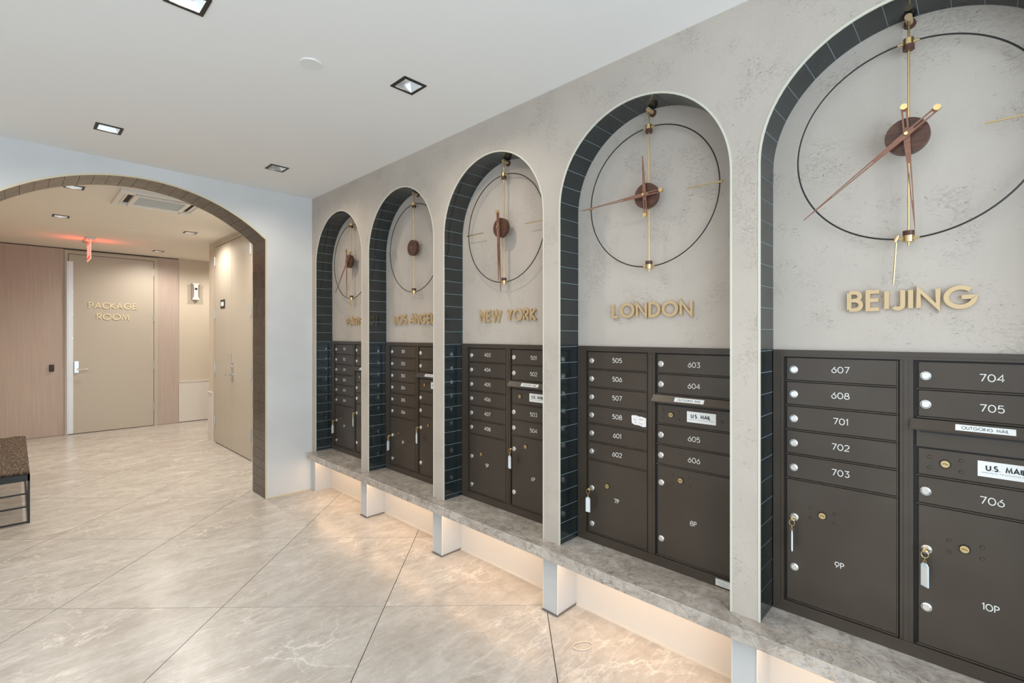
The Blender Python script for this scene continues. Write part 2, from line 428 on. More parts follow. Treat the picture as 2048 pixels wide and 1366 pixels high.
# painted wall below the ledge
bm = bx(BX - .004, BX, YB, 4.161, 0.0, .294); obj('base_panel', bm, 'base_paint', wr)
bm = bx(BX - .018, BX - .004, YB, 4.155, 0, .006); obj('floor_bead', bm, 'base_paint', wr)
edges_ = [4.169] + []
for i, c in enumerate(CEN):
    y1 = c - R; y0 = (CEN[i + 1] + R) if i < 4 else y1 - .1
    p = obj('post', bx(1.822, BX - .004, y0 + .004, y1 - .004, 0, .294), 'post_paint', wr)
    for yy in (y0 + .004, y1 - .004):
        s = -1 if yy < (y0 + y1) / 2 else 1
        obj('corner_bead', bx(1.8195, 1.827, min(yy, yy + s * .003), max(yy, yy + s * .003), 0, .294), 'base_paint', p)
    obj('floor_bead', bx(1.816, BX - .01, y0 - .002, y1 + .002, 0, .007), 'grout_dark', p)
obj('post', bx(1.822, BX - .004, 4.161, EY - .001, 0, .294), 'post_paint', wr)

# ---- niche linings: grout bed + single glazed tiles + metal edge
def path_pt(c, r, s, zb, spr=SPR):
    """point at arc-length s (nominal radius R) on jamb-arch-jamb path with radius r"""
    Lj = spr - zb; La = pi * R
    if s <= Lj: return (c + r, zb + s)
    if s <= Lj + La:
        a = (s - Lj) / R; return (c + r * cos(a), spr + r * sin(a))
    return (c - r, spr - (s - Lj - La))
def sweep(bm, pts_in, pts_out, x0, x1, ax='x'):
    mk = (lambda p, x: (x, p[0], p[1])) if ax == 'x' else (lambda p, x: (p[0], x, p[1]))
    V = [[bm.verts.new(mk(p, x)) for p in pts] for pts, x in ((pts_in, x0), (pts_in, x1), (pts_out, x1), (pts_out, x0))]
    for i in range(len(pts_in) - 1):
        for k in range(4): bm.faces.new((V[k][i], V[(k + 1) % 4][i], V[(k + 1) % 4][i + 1], V[k][i + 1]))
    for i in (0, len(pts_in) - 1): bm.faces.new([V[k][i] for k in range(4)])
TP = .0775
CITY = ['paris', 'los angeles', 'new york', 'london', 'beijing']
for ni, c in enumerate(CEN):
    LT = 2 * (SPR - ZS) + pi * R
    def samp(s0, s1, r):
        cuts = [s0, s1]; Lj = SPR - ZS
        n = 4 if (s1 > Lj and s0 < Lj + pi * R) else 1
        ss = [s0 + (s1 - s0) * i / n for i in range(n + 1)]
        if s0 < Lj < s1: ss.append(Lj)
        if s0 < Lj + pi * R < s1: ss.append(Lj + pi * R)
        return [path_pt(c, r, s, ZS) for s in sorted(ss)]
    full = []
    nn = 90
    bm = bmesh.new()
    sN = [0] + [(SPR - ZS) + pi * R * k / 40 for k in range(41)] + [LT]
    sweep(bm, [path_pt(c, R - .0050, s, ZS) for s in sN], [path_pt(c, R - .0002, s, ZS) for s in sN], WX + .003, BX - .001)
    ln = struct('trim_%d' % (ni + 1), bm, 'grout_light')
    s = .025 - TP
    while s < LT:
        a = max(s, 0) + .0010; b = min(s + TP, LT) - .0010; s += TP
        if b - a < .006: continue
        d = random.uniform(0, .0006)
        bm = bmesh.new(); sweep(bm, samp(a, b, R - .0058 - d), samp(a, b, R - .0025), WX + .0035, BX - .004)
        obj('wall_tile', bm, 'tile_green', ln)
    bm = bmesh.new()
    sweep(bm, [path_pt(c, R - .007, s, ZS) for s in sN], [path_pt(c, R + .0005, s, ZS) for s in sN], WX - .0015, WX + .004)
    obj('metal_edge', bm, 'edge_trim', ln)

# ---- end wall with the wide segmental arch
AX, AZ, AR = .642, -.077 + H, 1.1836; JX0, JX1 = -.167, 1.451
th = math.acos((JX1 - AX) / AR); zspr = AZ + AR * sin(th)
aps = [(AX + AR * cos(th + (pi - 2 * th) * k / 48), AZ + AR * sin(th + (pi - 2 * th) * k / 48)) for k in range(49)]
bm = bmesh.new()
def qe(xa, za, xb, zb): bm.faces.new([bm.verts.new((x, EY, z)) for x, z in ((xa, za), (xb, zb), (xb, CZ), (xa, CZ))])
qe(XL, 0, JX0, 0); qe(JX1, 0, WX + .0, 0)
for a, b in zip(aps, aps[1:]): qe(b[0], b[1], a[0], a[1])
bmesh.ops.remove_doubles(bm, verts=bm.verts, dist=1e-5)
ex = bmesh.ops.extrude_face_region(bm, geom=list(bm.faces))
bmesh.ops.translate(bm, verts=[v for v in ex['geom'] if isinstance(v, bmesh.types.BMVert)], vec=(0, EY2 - EY, 0))
we = struct('wall_end', bm, 'plaster_end')
def ep(s, off):
    Lj = zspr; La = AR * (pi - 2 * th)
    if s <= Lj: return (JX1 - off, s)
    if s <= Lj + La:
        a = th + (s - Lj) / AR; return (AX + (AR - off) * cos(a), AZ + (AR - off) * sin(a))
    return (JX0 + off, zspr - (s - Lj - La))
LE = 2 * zspr + AR * (pi - 2 * th)
def es(a, b, off):
    Lj = zspr; n = 3 if (b > Lj and a < LE - Lj) else 1
    ss = [a + (b - a) * i / n for i in range(n + 1)]
    return [ep(s, off) for s in ss]
sN = [0, zspr] + [zspr + (LE - 2 * zspr) * k / 48 for k in range(1, 49)] + [LE]
bm = bmesh.new(); sweep(bm, [ep(s, .0058) for s in sN], [ep(s, .0002) for s in sN], EY + .003, EY2 - .002, 'y')
ln = struct('trim_6', bm, 'grout_dark')
s = 0
Lj = zspr; runs = [(0, Lj), (Lj, LE - Lj), (LE - Lj, LE)]
for r0, r1 in runs:
    n = max(1, round((r1 - r0) / .078)); pz = (r1 - r0) / n
    for k in range(n):
        a = r0 + pz * k + .0014; b = r0 + pz * (k + 1) - .0014; d = random.uniform(0, .0015)
        bm = bmesh.new(); sweep(bm, es(a, b, .007 + d), es(a, b, .0025), EY + .004, EY2 - .004, 'y')
        obj('arch_tile', bm, 'tile_warm_lit', ln)
bm = bmesh.new(); sweep(bm, [ep(s, .0085) for s in sN], [ep(s, -.002) for s in sN], EY - .002, EY + .004, 'y'); obj('metal_edge', bm, 'edge_cream', ln)
bm = bmesh.new(); sweep(bm, [ep(s, .0085) for s in sN], [ep(s, -.002) for s in sN], EY2 - .004, EY2 + .002, 'y'); obj('metal_edge', bm, 'edge_cream', ln)
struct('baseboard_end', bx(JX1, 1.822, EY - .006, EY, 0, .008), 'edge_cream')

# ---- unseen sides of the room, with the glazing the daylight comes through
def window_wall(nm, n, rect, fixed, ax):
    """ax 'y': wall in plane y=fixed, spans x; ax 'x': plane x=fixed, spans y"""
    a0, a1, b0, b1, A0, A1 = rect
    f = (lambda u0, u1, w0, w1, d0, d1: (u0, u1, fixed + d0, fixed + d1, w0, w1)) if ax == 'y' else (lambda u0, u1, w0, w1, d0, d1: (fixed + d0, fixed + d1, u0, u1, w0, w1))
    bm = bmesh.new()
    for r_ in ((A0, a0, 0, CZ), (a1, A1, 0, CZ), (a0, a1, 0, b0), (a0, a1, b1, CZ)): box(bm, *f(*r_, -.1, 0))
    struct(nm, bm, 'plaster_end')
    bm = bmesh.new()
    k = 3
    for i in range(k + 1):
        u = a0 + (a1 - a0 - .05) * i / k; box(bm, *f(u, u + .05, b0, b1, -.08, -.03))
    box(bm, *f(a0, a1, b0, b0 + .05, -.08, -.03)); box(bm, *f(a0, a1, b1 - .05, b1, -.08, -.03))
    w = struct('window_%d' % n, bm, 'black_iron')
    for i in range(k):
        u0 = a0 + (a1 - a0 - .05) * i / k + .05; u1 = a0 + (a1 - a0 - .05) * (i + 1) / k
        obj('pane', bx(*f(u0, u1, b0 + .05, b1 - .05, -.058, -.052)), 'window_glass', w)
window_wall('wall_back', 1, (-1.8, 1.3, .3, 2.4, XL, 2.0), YB, 'y')
window_wall('wall_left', 2, (-.2, 2.4, .3, 2.4, YB, EY), XL, 'x')

# ---- far lobby beyond the arch
struct('wall_far_left', bx(FXL - .1, FXL, EY2, FY, 0, FZ), 'wall_cream')
wf = struct('wall_far', bx(FXL - .1, 3.3, FY, FY + .1, 0, FZ), 'wall_cream')
struct('wall_far_right', bx(3.2, 3.3, 7.25, FY, 0, FZ), 'wall_cream')
# cupboard wall
bm = bmesh.new()
DY0, DY1, DZ = 5.63, 6.944, 2.462
box(bm, CXW, CXW + .1, EY2, DY0 - .003, 0, FZ); box(bm, CXW, CXW + .1, DY1 + .003, 7.25, 0, FZ); box(bm, CXW, CXW + .1, DY0 - .003, DY1 + .003, DZ + .003, FZ)
box(bm, CXW + .05, 3.2, 7.15, 7.25, 0, FZ); box(bm, CXW + .06, CXW + .1, DY0, DY1, 0, DZ)
struct('wall_cupboard', bm, 'wall_cream')
pn = obj('wood_panel', bx(FXL, .468, FY - .016, FY, 0.004, FZ - .012), 'wood_panel', wf)
obj('wood_panel', bx(1.505, 1.771, FY - .016, FY, 0.004, FZ - .012), 'wood_panel', wf)
struct('trim_7', bx(FXL, 1.771, FY - .010, FY, FZ - .012, FZ), 'joint_dark')  # dark strip colours in the shadow band under the lobby ceiling
bm = bx(1.775, 3.2, FY - .010, FY, 0, .625); box(bm, 1.775, 3.2, FY - .018, FY, .625, .637); struct('trim_8', bm, 'base_paint')
bm = bx(CXW - .010, CXW, 7.06, 7.262, 0, .612); box(bm, CXW - .018, CXW, 7.06, 7.268, .612, .622); struct('trim_9', bm, 'base_paint')
struct('baseboard_far', bx(1.775, 3.2, FY - .014, FY - .010, 0, .008), 'joint_dark')

# ================================================================== DOORS
def hinge(parent, x0, x1, y0, y1, z, axis):
    bm = bx(x0, x1, y0, y1, z - .055, z + .055)
    cx, cy = (x0 + x1) / 2, (y0 + y1) / 2
    if axis == 'y': cyl(bm, (cx, y0 - .003, z - .06), (cx, y0 - .003, z + .06), .008, 10)
    else: cyl(bm, (x0 - .003, cy, z - .06), (x0 - .003, cy, z + .06), .008, 10)
    return obj('hinge', bm, 'steel_satin', parent, True)
bm = bmesh.new(); F0, F1, FT = .470, 1.505, 2.509
box(bm, F0, .508, FY - .03, FY, 0, FT); box(bm, 1.459, F1, FY - .03, FY, 0, FT); box(bm, .508, 1.459, FY - .03, FY, 2.463, FT)
d1 = struct('door_1', bm, 'door_frame_cream')
obj('reveal', bx(.508, 1.459, FY - .006, FY - .001, 0, 2.463), 'joint_dark', d1)
lf = obj('leaf', bx(.514, 1.453, FY - .030, FY - .008, .008, 2.457), 'door_cream', d1)
for z in (.93, .263, -.451, -1.067): hinge(d1, 1.446, 1.468, FY - .034, FY - .03, z + H, 'y')
gp = obj('guard_plate', bx(.493, .505, FY - .046, FY - .03, .01, 2.36), 'plate_alu', d1); box_b = bmesh.new()
gp2 = obj('guard_plate', bx(.507, .558, FY - .042, FY - .03, .01, 2.36), 'plate_alu', d1)
for k in range(8):
    bm = bmesh.new(); z = 2.26 - k * .315; cyl(bm, (.548, FY - .045, z), (.548, FY - .041, z), .006, 10); obj('screw', bm, 'steel', gp2)
hd = obj('handle_plate', bx(.567, .617, FY - .046, FY - .03, .834, 1.000, bev=.003), 'steel', d1)
bm = bmesh.new(); cyl(bm, (.592, FY - .045, .965), (.592, FY - .056, .965), .018, 18); obj('cylinder', bm, 'steel', hd, True)
bm = bmesh.new(); cyl(bm, (.592, FY - .045, .888), (.592, FY - .09, .888), .011, 14); tube(bm, [(.588, FY - .09, .888), (.64, FY - .092, .888), (.706, FY - .088, .886)], .009, 12); obj('lever', bm, 'steel', hd, True)
bm_ = box_b.free()
# cupboard double door
d2b = bmesh.new()
box(d2b, CXW - .006, CXW + .05, DY0 - .05, DY0 - .003, 0, DZ + .045); box(d2b, CXW - .006, CXW + .05, DY1 + .003, DY1 + .09, 0, DZ + .045); box(d2b, CXW - .006, CXW + .05, DY0 - .003, DY1 + .003, DZ + .003, DZ + .045)
d2 = struct('door_2', d2b, 'door_frame_cream')
obj('reveal', bx(CXW + .045, CXW + .05, DY0, DY1, 0, DZ), 'joint_dark', d2)
MY = 6.289
obj('leaf', bx(CXW - .006, CXW + .03, DY0 + .003, MY - .0025, .01, DZ - .004), 'door_cream', d2)
obj('leaf', bx(CXW - .006, CXW + .03, MY + .0025, DY1 - .003, .01, DZ - .004), 'door_cream', d2)
for z in (.925, .262, -.415, -1.075):
    hinge(d2, CXW - .010, CXW - .006, DY1 - .016, DY1 + .03, z + H, 'x'); hinge(d2, CXW - .010, CXW - .006, DY0 - .02, DY0 + .018, z + H, 'x')
hp = obj('handle_plate', bx(CXW - .018, CXW - .006, 6.205, 6.262, .825, 1.04, bev=.002), 'steel', d2)
bm = bmesh.new(); cyl(bm, (CXW - .016, 6.234, .985), (CXW - .03, 6.234, .985), .017, 16); obj('cylinder', bm, 'steel', hp, True)
bm = bmesh.new(); cyl(bm, (CXW - .016, 6.234, .895), (CXW - .06, 6.234, .895), .011, 14); tube(bm, [(CXW - .06, 6.234, .895), (CXW - .062, 6.29, .895), (CXW - .058, 6.345, .893)], .009, 12); obj('lever', bm, 'steel', hp, True)
obj('flush_bolt', bx(CXW - .010, CXW - .006, 6.295, 6.312, 1.05, 1.14), 'steel_satin', d2)

# raised letters on the parcel room door
t = thing('door_lettering', 'raised pale gold words PACKAGE ROOM on the cream far door', 'sign', (.98, FY - .03, 1.6))
for word, x0, wd, z in (('PACKAGE', .722, .524, .369 + H + .002), ('ROOM', .808, .348, .214 + H)):
    ls, w = letters(word, .088, .0065, .22, wd)
    for c_, x, k in ls:
        bm = bmesh.new(); glyph_bm(bm, c_, x, k, .088, .0065, (x0 - .98, 0, z - 1.6), (1, 0, 0), UP, (0, -1, 0), -.001, .008)
        obj('letter', bm, 'brass_pale', t)

# ================================================================== LEDGE
lg = obj('marble_ledge', bx(1.748, BX - .001, YB + .001, 4.156, .294, ZS, bev=.0015), 'ledge_marble')
tag(lg, 'long grey and brown marble ledge running under all five mailbox niches', 'ledge')
for i, c in enumerate(CEN):
    l0, l1 = c - .385, c + .385
    nm = 'led_strip'; w_ = ['below the Paris niche', 'below the Los Angeles niche', 'below the New York niche', 'below the London niche', 'below the Beijing niche'][i]
    o = obj(nm, bx(1.835, 1.847, l0, l1, .288, .2935), 'led_glow', None)
    tag(o, 'warm glowing light strip under the marble ledge ' + w_, 'light', 'light strips under the ledge')
    a_ = area('ledge_light', (1.841, c, .2865), (0, 0, pi / 2), .76, .010, LED_P, WARM)

# ================================================================== MAILBOX CABINETS
CXF = 1.970            # outer flange face
def number(s, y, z, h, parent):
    text_obj('number', s, h, .00125, .22, (0, y, z - h / 2), NY_, UP, NX, -1.9738, -1.9738, 'number_white', parent) if 0 else None
    ls, w = letters(s, h, .00125, .24, None, xs=.86); bm = bmesh.new()
    for c_, x, k in ls: glyph_bm(bm, c_, x - w / 2, k, h, .00125, (1.9735, y, z - h / 2), NY_, UP, NX, 0, .0006)
    return obj('number', bm, 'number_white', parent)
def lock(y, z, parent, r=.0132):
    bm = bmesh.new(); cyl(bm, (1.9745, y, z), (1.968, y, z), r, 22); cyl(bm, (1.968, y, z), (1.9655, y, z), r * .93, 22, r * .7)
    o = obj('lock', bm, 'lock_metal', parent, True)
    return o
def keyway(y, z, parent):
    pass
def brass_lock(y, z, parent):
    bm = bmesh.new(); cyl(bm, (1.9745, y, z), (1.972, y, z), .0135, 18); o = obj('lock_collar', bm, 'bronze_dark', parent, True)
    bm = bmesh.new(); cyl(bm, (1.9735, y, z), (1.9695, y, z), .0105, 18); obj('brass_lock', bm, 'brass', parent, True)
    bm = bmesh.new(); ribbon(bm, [(-.007, -.001), (-.003, .001), (0, .0012), (.003, -.001), (.007, -.0014)], .0009, lambda p: (1.9696, y - p[0], z + p[1]), lambda p: (1.9690, y - p[0], z + p[1])); obj('keyhole', bm, 'ink_black', parent)
def rivets(pts, parent):
    for y, z in pts:
        bm = bmesh.new(); cyl(bm, (1.9745, y, z), (1.9715, y, z), .0062, 12, .0042); obj('rivet', bm, 'bronze_coat', parent, True)
def door(name, y0, y1, z0, z1, parent):
    """door slab y0<y1, with a raised lower lip"""
    bm = bx(1.9737, 1.981, y0 + .004, y1 - .0065, z0 + .0045, z1 - .0035, bev=.0008)
    box(bm, 1.9718, 1.981, y0 + .001, y1 - .001, z0 - .0012, z0 + .0028, bev=.0008)
    box(bm, 1.9725, 1.981, y0 + .0005, y0 + .0035, z0 + .002, z1 - .002)
    return obj(name, bm, 'bronze_coat', parent)
CABL = [['101', '102', '201', '202', '203', '204'], ['301', '302', '303', '304', '305', '306'], ['403', '404', '405', '406', '407', '408'], ['505', '506', '507', '508', '601', '602'], ['607', '608', '701', '702', '703']]
CABR = [['', '', '', ''], ['', '', '', ''], ['501', '502', '503', '504'], ['603', '604', '605', '606'], ['704', '705', '706']]
CABP = [('1P', ''), ('3P', ''), ('5P', '6P'), ('7P', '8P'), ('9P', '10P')]
CLAB = ['bronze mailbox cabinet in the farthest niche, under the Paris clock', 'bronze mailbox cabinet with doors 301 to 306, under the Los Angeles clock', 'bronze mailbox cabinet with doors 403 to 408, under the New York clock',
        'bronze mailbox cabinet with doors 505 to 508, under the London clock', 'bronze mailbox cabinet with doors 701 to 706, in the nearest niche']
for i, c in enumerate(CEN):
    cb = thing('mailbox_cabinet', CLAB[i], 'mailbox', (0, 0, 0), 0, 'mailbox cabinets in the arched niches')
    L, Rr = c + .3955, c - .3955; Z0, Z1 = ZS + .001, 1.302; cc = c + (-.008, -.008, -.008, 0, .016)[i]; IL = L - (cc + .3475); IR = (cc - .3625) - Rr
    yl1, yl0 = cc + .341, cc + .014; yr1, yr0 = cc - .029, cc - .356      # left / right column (left = larger y)
    zt, zb = H - .080, H - .966
    bm = bmesh.new()
    box(bm, CXF, BX - .001, L - IL, L, Z0, Z1); box(bm, CXF, BX - .001, Rr, Rr + IR, Z0, Z1)
    box(bm, CXF, BX - .001, Rr + IR, L - IL, zt + .0088, Z1); box(bm, CXF, BX - .001, Rr + IR, L - IL, Z0, zb - .0095)
    fr = obj('frame', bm, 'bronze_coat', cb)
    bm = bmesh.new()
    a, b, e = yl1 + .003, yr0 - .003, .007
    for y0, y1 in ((a, a + e), (b - e, b)): box(bm, 1.9665, 1.981, y0, y1, zb - .008, zt + .008)
    for z0, z1 in ((zt + .002, zt + .009), (zb - .010, zb - .003)): box(bm, 1.9665, 1.981, b, a, z0, z1)
    obj('inner_rim', bm, 'bronze_coat', cb)
    obj('backing', bx(1.979, 1.9815, Rr + .02, L - .02, zb - .02, zt + .02), 'bronze_dark', cb)
    bm = bx(1.9715, 1.981, yr1 + .006, yl0 - .004, zb - .003, zt + .002)
    box(bm, 1.969, 1.981, yr1 + .018, yl0 - .014, zb - .003, zt + .002)
    obj('mullion', bm, 'bronze_coat', cb)
    # left column
    P = .0885; z = zt + .001; n = len(CABL[i])
    for k, s_ in enumerate(CABL[i]):
        d = door('door', yl0, yl1, z - P, z, cb); lock(yl1 - .030, z - P / 2 - .002, d)
        number(s_, cc + .170, z - P / 2 + .003, .0225, d); z -= P
    zp = z
    d = door('parcel_door', yl0, yl1, zb, zp, cb); lock(yl1 - .032, zp - .137, d); lock(yl1 - .032, zb + .045 if n == 6 else zb + .127, d)
    yb_, zb_ = yl1 - .118, zp - .112
    brass_lock(yb_, zb_, d); rivets([(yb_ + .036, zb_ + .017), (yb_ + .036, zb_ - .017), (yb_ - .036, zb_ + .015), (yb_ - .036, zb_ - .018)], d)
    number(CABP[i][0], cc + .173, (zp - .172) if n == 6 else zb + .175, .021, d)
    # right column
    z = zt
    def small(s_, z):
        d = door('door', yr0, yr1, z - P, z, cb); lock(yr1 - .024, z - P / 2 - .002, d)
        if s_: number(s_, cc - .199, z - P / 2 - .001, .0225, d)
        return z - P
    rs = CABR[i]; z = small(rs[0], z); z = small(rs[1], z)
    # outgoing mail hood
    hz = z - .004
    prof = [(1.9735, hz), (1.9735, hz - .033), (1.9515, hz - .033), (1.9495, hz - .027), (1.9685, hz)]
    bm = bmesh.new(); prism(bm, prof, lambda p: (p[0], yr1 + .012, p[1]), lambda p: (p[0], yr0 + .004, p[1])); hd = obj('outgoing_slot_hood', bm, 'bronze_coat', cb)
    obj('slot', bx(1.9730, 1.976, yr0 + .02, yr1 - .01, hz - .042, hz - .033), 'ink_black', cb)
    # hood label lies on the sloping front: direction along slope
    A3 = Vector((1.9685, 0, hz)); B3 = Vector((1.9495, 0, hz - .027)); sl = (A3 - B3); sln = sl.normalized(); nrm = Vector((-sln.z, 0, sln.x)); ly = cc - .184
    bm = bmesh.new()
    pts = [B3 + sln * .006, B3 + sln * .0255]
    cor = [(pts[0], ly + .063), (pts[0], ly - .063), (pts[1], ly - .063), (pts[1], ly + .063)]
    lo = [bm.verts.new((p.x + nrm.x * .0002, y, p.z + nrm.z * .0002)) for p, y in cor]; hi = [bm.verts.new((p.x + nrm.x * .0010, y, p.z + nrm.z * .0010)) for p, y in cor]
    bm.faces.new(lo); bm.faces.new(hi)
    for k in range(4): bm.faces.new((lo[k - 1], lo[k], hi[k], hi[k - 1]))
    lb = obj('outgoing_label', bm, 'paper_white', cb)
    bp = B3 + sln * .0105
    text_obj('lettering', 'OUTGOING MAIL', .0105, .0006, .25, (bp.x, ly, bp.z), NY_, tuple(sln), tuple(nrm), .0010, .0014, 'ink_black', lb, width=.098, center=True)
    z = zt - 2 * P - (.044 if n == 6 else .040)
    if n == 5:
        obj('filler_panel', bx(1.9735, 1.981, yr0 + .002, yr1 - .002, z - .050, z), 'bronze_coat', cb); z -= .052
    d = door('master_door', yr0, yr1, z - P, z, cb); zc = z - P / 2 + .001; yb_ = yr1 - .069
    brass_lock(yb_, zc, d); rivets([(yb_ + .036, zc + .016), (yb_ + .036, zc - .017), (yb_ - .036, zc + .016), (yb_ - .036, zc - .017), (yr0 + .043, zc - .004)], d)
    lb = obj('mail_label', bx(1.9727, 1.9738, cc - .290, cc - .169, zc - .021, zc + .024), 'paper_white', cb)
    text_obj('lettering', 'U.S. MAIL', .0170, .0017, .30, (1.9727, cc - .2275, zc - .003), NY_, UP, NX, 0, .0005, 'ink_black', lb, width=.080, center=True)
    text_obj('fine_print', 'APPROVED BY THE POSTMASTER GENERAL', .0035, .0003, .3, (1.9727, cc - .2295, zc - .0105), NY_, UP, NX, 0, .0004, 'ink_grey', lb, width=.104, center=True)
    z -= P
    for s_ in rs[2:]: z = small(s_, z)
    d = door('parcel_door', yr0, yr1, zb, z, cb); lock(yr1 - .026, z - (.077 if n == 6 else .137), d); lock(yr1 - .026, zb + (.078 if n == 6 else .124), d)
    yb_, zb_ = yr1 - .112, z - (.052 if n == 6 else .112)
    brass_lock(yb_, zb_, d); rivets([(yb_ + .034, zb_ + .016), (yb_ + .034, zb_ - .018), (yb_ - .038, zb_ + .017), (yb_ - .038, zb_ - .017)], d)
    if CABP[i][1]: number(CABP[i][1], cc - .196, (z - .221) if n == 6 else zb + .174, .021, d)

# keys with plastic tags hanging in parcel locks: (lock y, lock z, swing dy, tag angle about z, label)
KEYS = [(3.765 + .302, H - .748, .0, 1.15, 'small brass key with clear tag in the left parcel lock under the Paris clock'),
        (3.765 - .061, H - .640, .0, .35, 'small brass key with white tag in the right parcel lock under the Paris clock'),
        (2.865 + .302, H - .748, .0, 1.15, 'small brass key with clear tag in the parcel lock of door 3P'),
        (2.865 - .061, H - .640, .0, .3, 'small brass key with white tag in the right parcel lock under the Los Angeles clock'),
        (1.963 - .061, H - .640, .0, .2, 'small brass key with white tag beside parcel door 6P'),
        (1.0615 + .309, H - .748, .0, -.1, 'small brass key with white tag in the lock of parcel door 7P'),
        (.180 + .309, H - .660, .0, 1.25, 'small brass key with clear tag seen edge-on at parcel door 9P'),
        (.180 - .053, H - .659, .0, .7, 'small brass key with clear tag in the lock of parcel door 10P')]
for ky, kz, dy, ang, lab in KEYS:
    t = thing('key_with_tag', lab, 'key', (1.966, ky, kz), 0, 'keys left in the parcel locks')
    bm = bmesh.new(); box(bm, -.016, .001, -.0035, .0035, -.0009, .0009)
    # bow of the key: disc with hole
    tube(bm, [(-.021 + .0075 * cos(a * pi / 8), .0085 * sin(a * pi / 8), 0) for a in range(16)], .0028, 8, True)
    obj('key', bm, 'brass', t, True)
    bm = bmesh.new(); tube(bm, [(-.030, .0085 * cos(a * pi / 8), -.010 + .0105 * sin(a * pi / 8)) for a in range(16)], .0012, 8, True); obj('key_ring', bm, 'brass', t, True)
    bm = bmesh.new()
    tube(bm, [(-.030 + .0035 * cos(a * pi / 6), 0, -.024 + .006 * sin(a * pi / 6)) for a in range(12)], .0009, 6, True)
    tube(bm, [(-.030, .0035 * cos(a * pi / 6), -.033 + .005 * sin(a * pi / 6)) for a in range(12)], .0009, 6, True)
    obj('chain', bm, 'brass', t, True)
    ca, sa = cos(ang), sin(ang)
    f = lambda d: (lambda p: (-.030 + p[0] * sa - d * ca, p[0] * ca + d * sa, p[1]))
    shape = [(-.006, -.037), (.006, -.037), (.0115, -.045), (.0115, -.108), (-.0115, -.108), (-.0115, -.045)]
    bm = bmesh.new(); prism(bm, shape, f(-.0018), f(.0018)); tg = obj('plastic_tag', bm, 'key_plastic', t)
    bm = bmesh.new(); prism(bm, [(-.009, -.050), (.009, -.050), (.009, -.104), (-.009, -.104)], f(-.0024), f(.0024)); obj('paper_insert', bm, 'paper_white', tg)

# stickers on the London cabinet
def zz(y, z): return (1.9730, y, z)
y508 = 1.0615; zk = H - .080 - .0885 * 3.5
bm = bmesh.new(); pts = [(1.155, .020), (1.150, .023), (1.128, .024), (1.118, .020), (1.106, .021), (1.0815, .016), (1.0815, -.022), (1.095, -.025), (1.115, -.020), (1.140, -.019), (1.153, -.013)]
prism(bm, pts, lambda p: (1.9733, p[0], zk + p[1]), lambda p: (1.9724, p[0], zk + p[1]))
t = obj('paper_sticker', bm, 'paper_white'); tag(t, 'torn white paper sticker with red handwriting on mailbox door 508', 'sticker')
bm = bmesh.new()
for x0, zo, n_ in ((1.146, .006, 4), (1.117, .007, 5), (1.138, -.009, 2), (1.117, -.010, 4)):
    pl = []
    for k in range(n_ * 2): pl.append((k * .0026, random.uniform(-.004, .004)))
    ribbon(bm, pl, .0007, lambda p: (1.9724, x0 - p[0], zk + zo + p[1]), lambda p: (1.9720, x0 - p[0], zk + zo + p[1]))
obj('handwriting', bm, 'ink_red', t)
t = obj('maker_label', bx(CXF - .0008, CXF, .664, .772, ZS + .006, ZS + .034), 'paper_white'); tag(t, 'narrow silver label on the bottom frame of the London mailbox cabinet', 'label')
obj('mark', bx(CXF - .0012, CXF - .0008, .690, .704, ZS + .012, ZS + .027), 'ink_black', t)
bm = bmesh.new()
for k, (a, b) in enumerate(((.725, .760), (.722, .764), (.735, .764))): box(bm, CXF - .0011, CXF - .0008, a, b, ZS + .0125 + k * .006, ZS + .0135 + k * .006)
obj('fine_print', bm, 'ink_grey', t)

# ================================================================== CITY NAMES
NAMES = [('PARIS', 3.874, .262), ('LOS ANGELES', 3.138, .585), ('NEW YORK', 2.185, .448), ('LONDON', 1.252, .380), ('BEIJING', .324, .307)]
for s_, y0, wd in NAMES:
    ctr = y0 - wd / 2
    t = thing('city_name', 'raised brass letters spelling %s on the plaster niche' % s_, 'sign', (BX, ctr, 1.47), 0, 'brass city names under the clocks')
    hh = .070
    ls, w = letters(s_, hh, .0062, .30 if s_ != 'LOS ANGELES' else .24, wd, sp=.30)
    for c_, x, k in ls:
        bm = bmesh.new(); glyph_bm(bm, c_, x, k, hh, .0062, (0, y0 - ctr, H + .078 - 1.47), NY_, UP, NX, .003, .015); obj('letter', bm, 'brass_satin', t)

